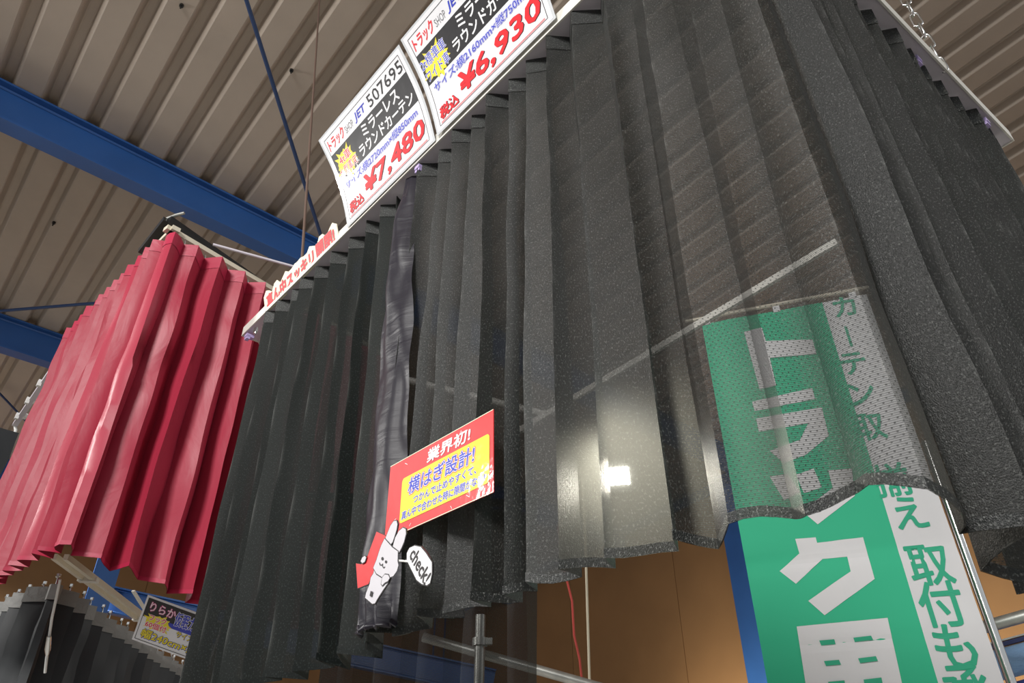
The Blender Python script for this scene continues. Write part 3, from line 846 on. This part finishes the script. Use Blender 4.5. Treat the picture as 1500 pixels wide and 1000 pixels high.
f0 = at_z(246, 323, ZRR+.10); f1 = at_z(402, 432, ZRR+.10); f1 = f0+(f1-f0)*1.8
bp('frame_bar', f0, f1, .024, .024, 'blackbar')
g1 = at_z(212, 366, ZRR+.05); bp('frame_bar', f0, f0+(g1-f0)*1.1, .026, .02, 'blackbar')
bp('stay', at_z(252, 334, ZRR+.075), at_z(232, 360, ZRR+.045), .004, .004, 'cream')
bp('track_bracket', at_z(336, 388, ZRR+.06), at_z(336, 388, ZRR+.06)-UP*.05, .02, .02, 'cream')
m = MB()
hk = [(270, 312), (258, 315), (245, 320), (237, 328), (238, 337), (246, 344), (262, 348), (281, 353)]
m.tube([at_z(x, y, ZRR+.125-.005*i) for i, (x, y) in enumerate(hk)], .0045, 8); m.build('hanging_hook', M['galv'], fr, smooth=60)
m = MB(); m.tube([at_z(312, 358, ZRR+.06), at_z(436, 392, ZRR+.055)], .0042, 8); m.build('tie_rod', M['under'], fr, smooth=60)

# rail with clips leaving the red curtain at its left
ra = at_z(95, 515, 1.6+1.3); rb = at_z(22, 622, 1.6+1.3)
t = thing('curtain_rail', ra, 'pale lilac curtain track with small clips at the far left of the red curtain', 'curtain rail')
m = MB(); m.bar(ra, rb, .018, .014); m.build('track', M['under'], t)
dv = (rb-ra); nv = dv.normalized().cross(UP)
for k, f in enumerate((.38, .62, .85)):
    m = MB(); P = ra+dv*f; m.box(P+nv*.012, dv.normalized(), nv, UP, .012, .006, .008); m.box(P-nv*.012-UP*.008, dv.normalized(), nv, UP, .008, .006, .012); m.build('clip', M['white_plastic'], t)
m = MB(); m.tube([rb, rb-UP*.02+nv*.01, rb-UP*.045+nv*.012, rb-UP*.05-nv*.004, rb-UP*.03-nv*.01], .006, 8); m.build('end_hook', M['white_plastic'], t, smooth=60)
# small dark curtain at the left edge
ea = at_z(20, 628, 1.6+1.27); 
t = thing('curtain', ea, 'dark grey curtain edge at the left border beside the lilac track', 'curtain')
dv = (at_z(-120, 640, 1.6+1.27)-ea); pth = Path([Vector((ea.x, ea.y)), Vector((ea.x+dv.x, ea.y+dv.y))])
curtain(t, pth, 1.6+1.27, 1.6+.72, .12, .03, (M['black_cloth'], M['tape_grey'], M['black_cloth']), seed=5, side=-1, wav=.01, nrow=16)

# ------------------------------------------------------------------ lower left black curtain set
ZL = 1.6+.60
la = at_z(88, 838, ZL); lb = at_z(218, 930, ZL); lb2 = la+(lb-la)*1.9
t = thing('curtain', la, 'black blackout curtain with grey gathered heading below the red curtain', 'curtain')
lleft = at_z(-40, 860, ZL+.0)
p0 = at_z(60, 872, ZL); dleft = Vector((-.75, .55, 0)); lleft = la+dleft*.75
pth = Path(path_from([(lleft.x, lleft.y), (la.x, la.y), (lb2.x, lb2.y)], .05, 6))
inn, _r = curtain(t, pth, ZL-.03, ZL-.62, .085, .022, (M['black_cloth'], M['tape_grey'], M['black_cloth']), seed=31, side=1, wav=.01, nrow=20, tape_h=.042, flare=1.2, tapeoff=.003)
hooks(t, inn, M['chrome'], up=.03, r=.0022)
t = thing('curtain_rail', la+UP*.03, 'cream double aluminium track above the grey curtain heading', 'curtain rail')
nn = (lb2-la).normalized().cross(UP)
for off in (-.016, .016):
    m = MB(); m.bar(la+UP*.035+nn*off-(lb2-la).normalized()*.03, lb2+UP*.035+nn*off, .013, .016); m.build('track', M['cream'], t)
for f in (.12, .45, .8):
    m = MB(); m.box(la+(lb2-la)*f+UP*.030, (lb2-la).normalized(), nn, UP, .012, .028, .006); m.build('bracket', M['white_metal'], t)
m = MB(); m.bar(at_z(195, 865, ZL+.1), at_z(222, 908, ZL+.03), .012, .006); m.build('brace', M['white_metal'], t)
cp = at_z(84, 852, ZL-.0) - Vector((0, .06, 0))
t = thing('pull_cord', cp, 'white pull cord with metal weight in front of the black lower left curtain', 'cord')
pts = [at_z(86, 852, ZL)*1, at_depth(80, 890, 2.02), at_depth(73, 925, 2.03), at_depth(70, 965, 2.03), at_depth(66, 990, 2.03)]
pts = [at_depth(x, y, 1.86) for x, y in ((88, 848), (84, 868), (76, 905), (71, 940), (66, 985))]
m = MB(); m.tube(pts, .0035, 7); m.build('cord', M['white_plastic'], t, smooth=60)
m = MB(); m.tube([at_depth(72, 932, 1.855), at_depth(70, 950, 1.855), at_depth(69, 960, 1.855)], [.006, .008, .004], 8); m.build('weight', M['chrome'], t, smooth=60)

# price card lower left, facing the aisle
d_ = 1.78
q0 = at_depth(193, 936, d_); q1 = at_depth(222, 873, d_); q2 = at_depth(302, 902, d_)
U = (q2-q1).normalized(); V = (q1-q0).normalized(); V = (V-U*V.dot(U)).normalized()
t = thing('price_sign', q0, 'white price card with a yellow burst partly hidden by the black curtain', 'price sign')
Hh = (q1-q0).length*1000; Ww = Hh*1.72
c = Card(t, q0, U, V, H=Hh)
c.root = c.sheet(((0, 0), (Ww, Hh)), M['paper'], 'paper', 0, th=.0015, ny=2)
b = Hh*.05
c.lines([(b, b, Ww-b, b), (Ww-b, b, Ww-b, Hh-b), (Ww-b, Hh-b, b, Hh-b), (b, Hh-b, b, b)], Hh*.012, M['i_black'], 'border_line', 2)
c.poly([(b, Hh*.55), (Ww-b, Hh*.55), (Ww-b, Hh-b), (b, Hh-b)], M['i_black'], 'black_band', 1.6)
c.poly([(Hh*.62, Hh*.50), (Ww-b, Hh*.50), (Ww-b, Hh*.60), (Hh*.62, Hh*.60)], M['i_blue'], 'blue_band', 2)
tt = [('りらか', Hh*.14, Hh*.70, Hh*.56, Hh*.19)]
c.text(tt, M['i_pink'], 'lettering', 2.6, extra=.05); c.text(tt, M['i_white'], 'lettering', 3, extra=.0)
tt = [('仮眠カーテン', Hh*.72, Hh*.58, Hh*.90, Hh*.30)]
c.text(tt, M['i_white'], 'lettering', 2.6, extra=.09); c.text(tt, M['i_blue'], 'lettering', 3, extra=.035)
c.poly(burst(Hh*.40, Hh*.50, Hh*.36, Hh*.20, 16, .7), M['i_yellow'], 'burst', 2.8)
tt = [('フック', Hh*.20, Hh*.51, Hh*.36, Hh*.13), ('60個付', Hh*.16, Hh*.36, Hh*.46, Hh*.13)]
c.text(tt, M['i_white'], 'lettering', 3.2, extra=.09); c.text(tt, M['i_red'], 'lettering', 3.6, extra=.02)
tt = [('サイズ', Hh*.85, Hh*.37, Hh*.36, Hh*.13), ('幅240cm×縦150cm', Hh*.14, Hh*.12, Hh*1.42, Hh*.19)]
tt[1] = ('幅240cm×縦', Hh*.14, Hh*.12, Hh*1.25, Hh*.19, .1)
c.text(tt, M['i_blue'], 'lettering', 2.6, extra=.06, dx=.8, dy=-.8); c.text(tt, M['i_black'], 'lettering', 2.8, extra=.05); c.text(tt, M['i_yellow'], 'lettering', 3.2, extra=.02)

# ------------------------------------------------------------------ rear sheer curtain below the front ones
ZB = 1.6+1.10
ba = on_plane(470, 930, Vector((0, 1.62, 0)), Vector((.12, -1, 0))); bb = on_plane(789, 930, Vector((0, 1.62, 0)), Vector((.12, -1, 0)))
t = thing('curtain', (ba+bb)/2, 'long sheer black curtain hanging lower behind the front black curtains', 'curtain')
pth = Path([Vector((ba.x, ba.y)), Vector((bb.x, bb.y))])
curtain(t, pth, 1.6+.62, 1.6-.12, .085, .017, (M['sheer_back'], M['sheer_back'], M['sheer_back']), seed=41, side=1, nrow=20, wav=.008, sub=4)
m = MB(); m.bar(Vector((ba.x-.1, ba.y, 1.6+.635)), Vector((bb.x+.005, bb.y, 1.6+.635)), .018, .014); t2 = thing('curtain_rail', (ba.x, ba.y, 1.6+.635), 'slim black rail of the rear sheer curtain dim behind black mesh', 'curtain rail')
m.build('track', M['blackbar'], t2)

# pipes
def pipe(name, a, b, r, mat, label, cat, extra=None):
    t = thing(name, a, label, cat); m = MB(); m.tube([a, b], r, 16); m.build('tube', M[mat], t, smooth=50); return t
pv = at_depth(703, 940, 2.4)
a = Vector((pv.x, pv.y, 0.02)); b = Vector((pv.x, pv.y, 2.2))
t = pipe('scaffold_pipe', a, b, .017, 'galv', 'upright galvanised pipe behind the rear sheer curtain', 'pipe')
m = MB(); m.tube([pv+UP*.012, pv-UP*.012], .026, 14); m.box(pv+Vector((.03, -.01, 0)), (1, 0, 0), (0, 1, 0), (0, 0, 1), .012, .01, .010); m.build('clamp', M['galv'], t, smooth=50)
a = at_depth(600, 925, 2.45); b = at_depth(1020, 1045, 2.45)
a = at_depth(620, 933, 2.5); b_ = at_depth(862, 1002, 2.35)
pipe('scaffold_pipe', a, a+(b_-a)*1.3, .016, 'galv', 'level galvanised pipe crossing below the black curtains', 'pipe')
a = at_depth(596, 556, 2.5); b_ = at_depth(700, 582, 2.45)
pipe('scaffold_pipe', a-(b_-a)*.1, a+(b_-a)*1.9, .012, 'white_metal', 'thin white bar glimpsed through mesh beside the satin strip', 'pipe')
a = at_depth(1410, 927, 2.75); b_ = at_depth(1500, 902, 2.65)
pipe('scaffold_pipe', a-(b_-a)*.8, a+(b_-a)*3, .022, 'galv', 'level grey pipe behind the chrome pole at right', 'pipe')
# chrome pole
pc = at_depth(1446, 900, 2.25); 
t = thing('banner_stand', (pc.x, pc.y, 0), 'chrome pole standing right of the green banner', 'pole')
m = MB(); m.tube([Vector((pc.x, pc.y, .05)), Vector((pc.x, pc.y, 2.75))], .0145, 16); m.build('pole', M['chrome'], t, smooth=50)
m = MB(); m.tube([Vector((pc.x, pc.y, .0)), Vector((pc.x, pc.y, .05))], [.2, .12], 24); m.build('base', M['blackbar'], t, smooth=40)
# white bar behind the mesh (stay), with cross plates
a = at_depth(758, 632, 2.15); b_ = at_depth(1226, 354, 1.70)
t = thing('stay_bar', a, 'pale straight bar seen slanting behind the sheer black curtain', 'bar')
m = MB(); m.bar(a, b_, .010, .018); m.build('bar', M['white_metal'], t)

# cords
def cord(name, pts, r, mat, label):
    m = MB(); m.tube(pts, r, 8); return tag(m.build(name, M[mat], smooth=60, origin=pts[0]), label, 'rod' if 'rod' in name else 'cord')
cord('rope', [at_depth(854, 700, 3.0), at_depth(858, 810, 3.0), at_depth(864, 1010, 3.0), at_depth(866, 1100, 3.0)], .0055, 'rope', 'straight cream cord hanging before the ochre wall')
cord('electric_wire', [at_depth(818, 770, 2.6), at_depth(822, 810, 2.6), at_depth(828, 840, 2.6), at_depth(838, 880, 2.6), at_depth(841, 930, 2.6), at_depth(849, 965, 2.6), at_depth(854, 1010, 2.6), at_depth(856, 1090, 2.6)], .0042, 'redwire', 'thin red wire wavering before the ochre wall')
a, b = roof_hit(470, -30, -.01); w0 = roof_pt(a, b, -.0)
cord('suspension_wire', [w0, at_z(432, 372, ZR+.045)+Vector((0, .06, 0))], .0036, 'rust', 'rusty suspension wire rising from the far end of the white rail')
def rp(px, py, h=-.12): a, b = roof_hit(px, py, h); return roof_pt(a, b, h)
cord('brace_rod', [rp(345, -50), rp(470, 345, -.35)], .0105, 'rodblue', 'dark blue brace rod crossing the near roof beam')
cord('brace_rod', [rp(-20, 457, -.3), rp(150, 443, -.3)], .0095, 'rodblue', 'dark blue brace rod reaching the upper left of the red curtain')
cord('brace_rod', [rp(-10, 566, -.1), rp(70, 650, -.1)], .008, 'rodblue', 'thin dark rod below the lilac track at far left')

# chain
t = None
cb = at_z(1385, 99, ZR+.006) - N2*.004
d_chain = Vector((0, 0, 1))
ch = thing('chain', cb, 'zinc link chain holding the right end of the white rail', 'chain')
mb = MB(); Lk, Wk, rk = .0185, .0070, .0018
lp = []
for k in range(20):
    a_ = 2*math.pi*k/20
    lp.append(Vector((Wk*math.cos(a_)*(1), 0, math.sin(a_)*Wk + (Lk-Wk if math.sin(a_) >= 0 else -(Lk-Wk)))))
mb.tube(lp, rk, 8, closed=True)
me = None
for i in range(14):
    P = cb + d_chain*(i*(2*Lk-2.2*rk)+.012)
    if me is None: o = mb.build('chain_link', M['chrome'], ch, smooth=60); me = o.data
    else: o = bpy.data.objects.new('chain_link', me); COL.objects.link(o); o.parent = ch
    o.matrix_parent_inverse = Matrix.Translation(-ch.location); o.location = P
    o.rotation_euler = (0, 0, (math.radians(60) if i % 2 else math.radians(-30)))

# ------------------------------------------------------------------ LED flood lamp behind the mesh
lp_ = at_depth(905, 697, .80)
t = thing('flood_lamp', lp_, 'bright square flood lamp shining through the sheer black curtain', 'lamp')
fd = (EYE-lp_).normalized(); X = fd.cross(UP).normalized(); Y = X.cross(fd)
m = MB(); m.box(lp_-fd*.014, X, Y, fd, .022, .018, .012); m.build('housing', M['galv'], t)
for k in range(4): 
    m = MB(); m.box(lp_-fd*.030+X*(-.015+.01*k), X, Y, fd, .001, .015, .008); m.build('cooling_fin', M['galv'], t)
m = MB(); m.box(lp_-fd*.001, X, Y, fd, .0125, .0095, .0015); m.build('lens', M['glow'], t)
m = MB(); m.tube([lp_-fd*.02+X*.024, lp_-fd*.02+X*.024-UP*.0+UP*.05, lp_-fd*.02+UP*.055, lp_-fd*.02-X*.024+UP*.05, lp_-fd*.02-X*.024], .002, 6); m.build('yoke', M['galv'], t)
d = bpy.data.lights.new('flood_lamp_light', 'SPOT'); d.energy = 5.5; d.spot_size = math.radians(110); d.spot_blend = 1; d.shadow_soft_size = .02; d.color = (1, .95, .8)
o = bpy.data.objects.new('flood_lamp_light', d); COL.objects.link(o); o.location = lp_+fd*.006; o.rotation_euler = (fd).to_track_quat('-Z', 'Y').to_euler()

# ------------------------------------------------------------------ green banner
Ub = Vector((2.7, -1, 0)).normalized(); Nb = Vector((-1, -2.7, 0)).normalized()
PB = Vector((.79, 2.27, 0))
def onb(px, py): return on_plane(px, py, PB, Nb)
zt_ = onb(1150, 452).z
root = onb(1085, 786); root.z = zt_
bn = thing('banner', (root.x, root.y, root.z), 'tall green and white banner with white lettering hanging behind the mesh', 'banner')
x_w = (onb(1309, 786)-root).dot(Ub); x_r = (onb(1395, 786)-root).dot(Ub)
def bloc(px, py):
    p = onb(px, py); q = p-root; return q.dot(Ub), p.z
def bw(x, z, k=0):
    off = .010*math.sin(z*2.7+x*3) + .004*noise.noise(Vector((x*6, z*6, 3))) + .0022*noise.noise(Vector((x*25, z*12, 9)))
    if abs((z % .24)-.12) < .02: off -= .004*(1-abs((z % .24)-.12)/.02)
    return Vector((root.x, root.y, z)) + Ub*(x - Vector((root.x, root.y, 0)).dot(Ub)*0) + Nb*(off + k*.0005)
zb = .55
def bgrid(x0, x1, mat, name, k=0):
    m = MB(); nx, nz = 14, 110
    for j in range(nz+1):
        for i in range(nx+1): m.v.append(bw(x0+(x1-x0)*i/nx, zt_+(zb-zt_)*j/nz, k))
    for j in range(nz):
        for i in range(nx):
            a = j*(nx+1)+i; m.f.append((a, a+nx+1, a+nx+2, a+1))
    return m.build(name, mat, bn, smooth=80)
bgrid(0, x_w, M['b_green'], 'green_field'); bgrid(x_w, x_r, M['b_white'], 'white_side_band')
def bpoly(lst, mat, name, k=3, px=True):
    P = [bloc(*p) for p in lst] if px else lst
    return fill(name, P, lambda x, z: bw(x, z, k), .012, mat, bn)
W_ = M['b_white_ink']; G_ = M['b_green_ink']
# katakana strokes: small tsu, ku, you; to and ra higher up behind the mesh
bpoly([(1165, 790), (1195, 788), (1197, 796), (1264, 788), (1281, 849), (1208, 901), (1184, 880), (1246, 838), (1241, 816), (1205, 819), (1166, 855), (1142, 836), (1171, 811)], W_, 'lettering')
bpoly([(1213, 690), (1248, 688), (1252, 728), (1198, 769), (1175, 750), (1220, 716)], W_, 'lettering')
bpoly([(1166, 697), (1192, 688), (1204, 715), (1178, 724)], W_, 'lettering'); bpoly([(1128, 700), (1155, 696), (1172, 722), (1149, 734)], W_, 'lettering')
# you: frame and holes
bpoly([(1167, 917), (1300, 905), (1330, 1040), (1188, 1052)], W_, 'lettering')
for q in ([(1200, 938), (1222, 936), (1224, 943), (1203, 945)], [(1250, 934), (1276, 931), (1279, 937), (1252, 940)],
          [(1207, 968), (1229, 966), (1232, 973), (1210, 975)], [(1257, 964), (1283, 961), (1286, 968), (1260, 971)],
          [(1213, 998), (1237, 996), (1240, 1012), (1216, 1014)], [(1265, 995), (1291, 992), (1295, 1010), (1268, 1012)]):
    bpoly(q, G_, 'lettering', 9)
# to
bpoly([(1090, 487), (1116, 480), (1122, 500), (1190, 497), (1196, 518), (1128, 526), (1137, 566), (1113, 572)], W_, 'lettering')
# ra
bpoly([(1102, 590), (1190, 570), (1194, 586), (1106, 604)], W_, 'lettering')
bpoly([(1108, 615), (1204, 598), (1214, 640), (1180, 668), (1148, 680), (1128, 662), (1172, 646), (1184, 622), (1112, 634)], W_, 'lettering')
def btext(ch_, cx, cy, size, bold=.02):
    size *= .92
    x, z = bloc(cx, cy); vs, fs = text_geo(ch_, 0); bv = vs
    x0 = min(v[0] for v in bv); x1 = max(v[0] for v in bv); y0 = min(v[1] for v in bv); y1 = max(v[1] for v in bv)
    sc = size/max(x1-x0, y1-y0)
    m = MB()
    for a_ in range(8):
        i0 = len(m.v); ox = bold*sc*math.cos(a_*math.pi/4); oy = bold*sc*math.sin(a_*math.pi/4)
        m.v += [bw(x+(v[0]-(x0+x1)/2)*sc+ox, z+(v[1]-(y0+y1)/2)*sc*1.12+oy, 3+a_*.05) for v in vs]; m.f += [tuple(i0+q for q in f) for f in fs]
    return m.build('lettering', G_, bn)
for (chh, cx, cy, s_) in (('カ', 1237, 447, .085), ('|', 1243, 492, .08), ('テ', 1250, 532, .085), ('ン', 1262, 577, .085), ('取', 1273, 626, .10), ('揃', 1306, 704, .105), ('え', 1332, 752, .095), ('取', 1361, 828, .118), ('付', 1378, 885, .118), ('も', 1398, 947, .11), ('承', 1416, 1008, .115)):
    btext(chh, cx, cy, s_)
# top pole of the banner
pa = bw(-.06, zt_+.028); pb = bw(x_r+.03, zt_+.028)
m = MB(); m.tube([pa, pb], .008, 10); m.build('top_pole', M['cream'], bn, smooth=50)
for f in (.02, .28, .55):
    m = MB(); p = bw(f, zt_+.012); m.box(p, Ub, Nb, UP, .012, .006, .018); m.build('loop', M['b_white'], bn)

# ------------------------------------------------------------------ blue quilted fabrics at the lower right
fa = at_depth(1425, 958, 2.9); fb = at_depth(1560, 922, 2.9)
t = thing('fabric_roll', fa, 'pale blue wrapped fabric roll behind the chrome pole', 'fabric')
m = MB(); m.tube([fa-(fb-fa)*.4-UP*.06, fb-UP*.06+(fb-fa)], .055, 18); o = m.build('wrapping', M['skyblue'], t, smooth=50); o.data.uv_layers.new(name='UVMap')
m = MB(); m.bar(fa-(fb-fa)*.4+UP*.006, fb+(fb-fa)+UP*.006, .05, .015); m.build('shelf_edge', M['tarp'], t)
m = MB(); m.bar(fa-(fb-fa)*.4+UP*.02, fb+(fb-fa)+UP*.02, .052, .006); m.build('shelf_lip', M['galv'], t)
t = thing('quilt', fa-UP*.2, 'dark blue quilted fabric with flower pattern at the lower right corner', 'fabric')
m = MB(); U = (fb-fa).normalized(); Nn = Vector((U.y, -U.x, 0)).normalized()
for j in range(9):
    for i in range(25):
        x = -.2+i*.06; m.v.append(fa+U*x-UP*(.13+j*.06)+Nn*(.02*math.sin(i*1.1)+.01*math.sin(j+i)))
for j in range(8):
    for i in range(24):
        a = j*25+i; m.f.append((a, a+1, a+26, a+25))
o = m.build('cloth', M['quilt'], t, smooth=80)
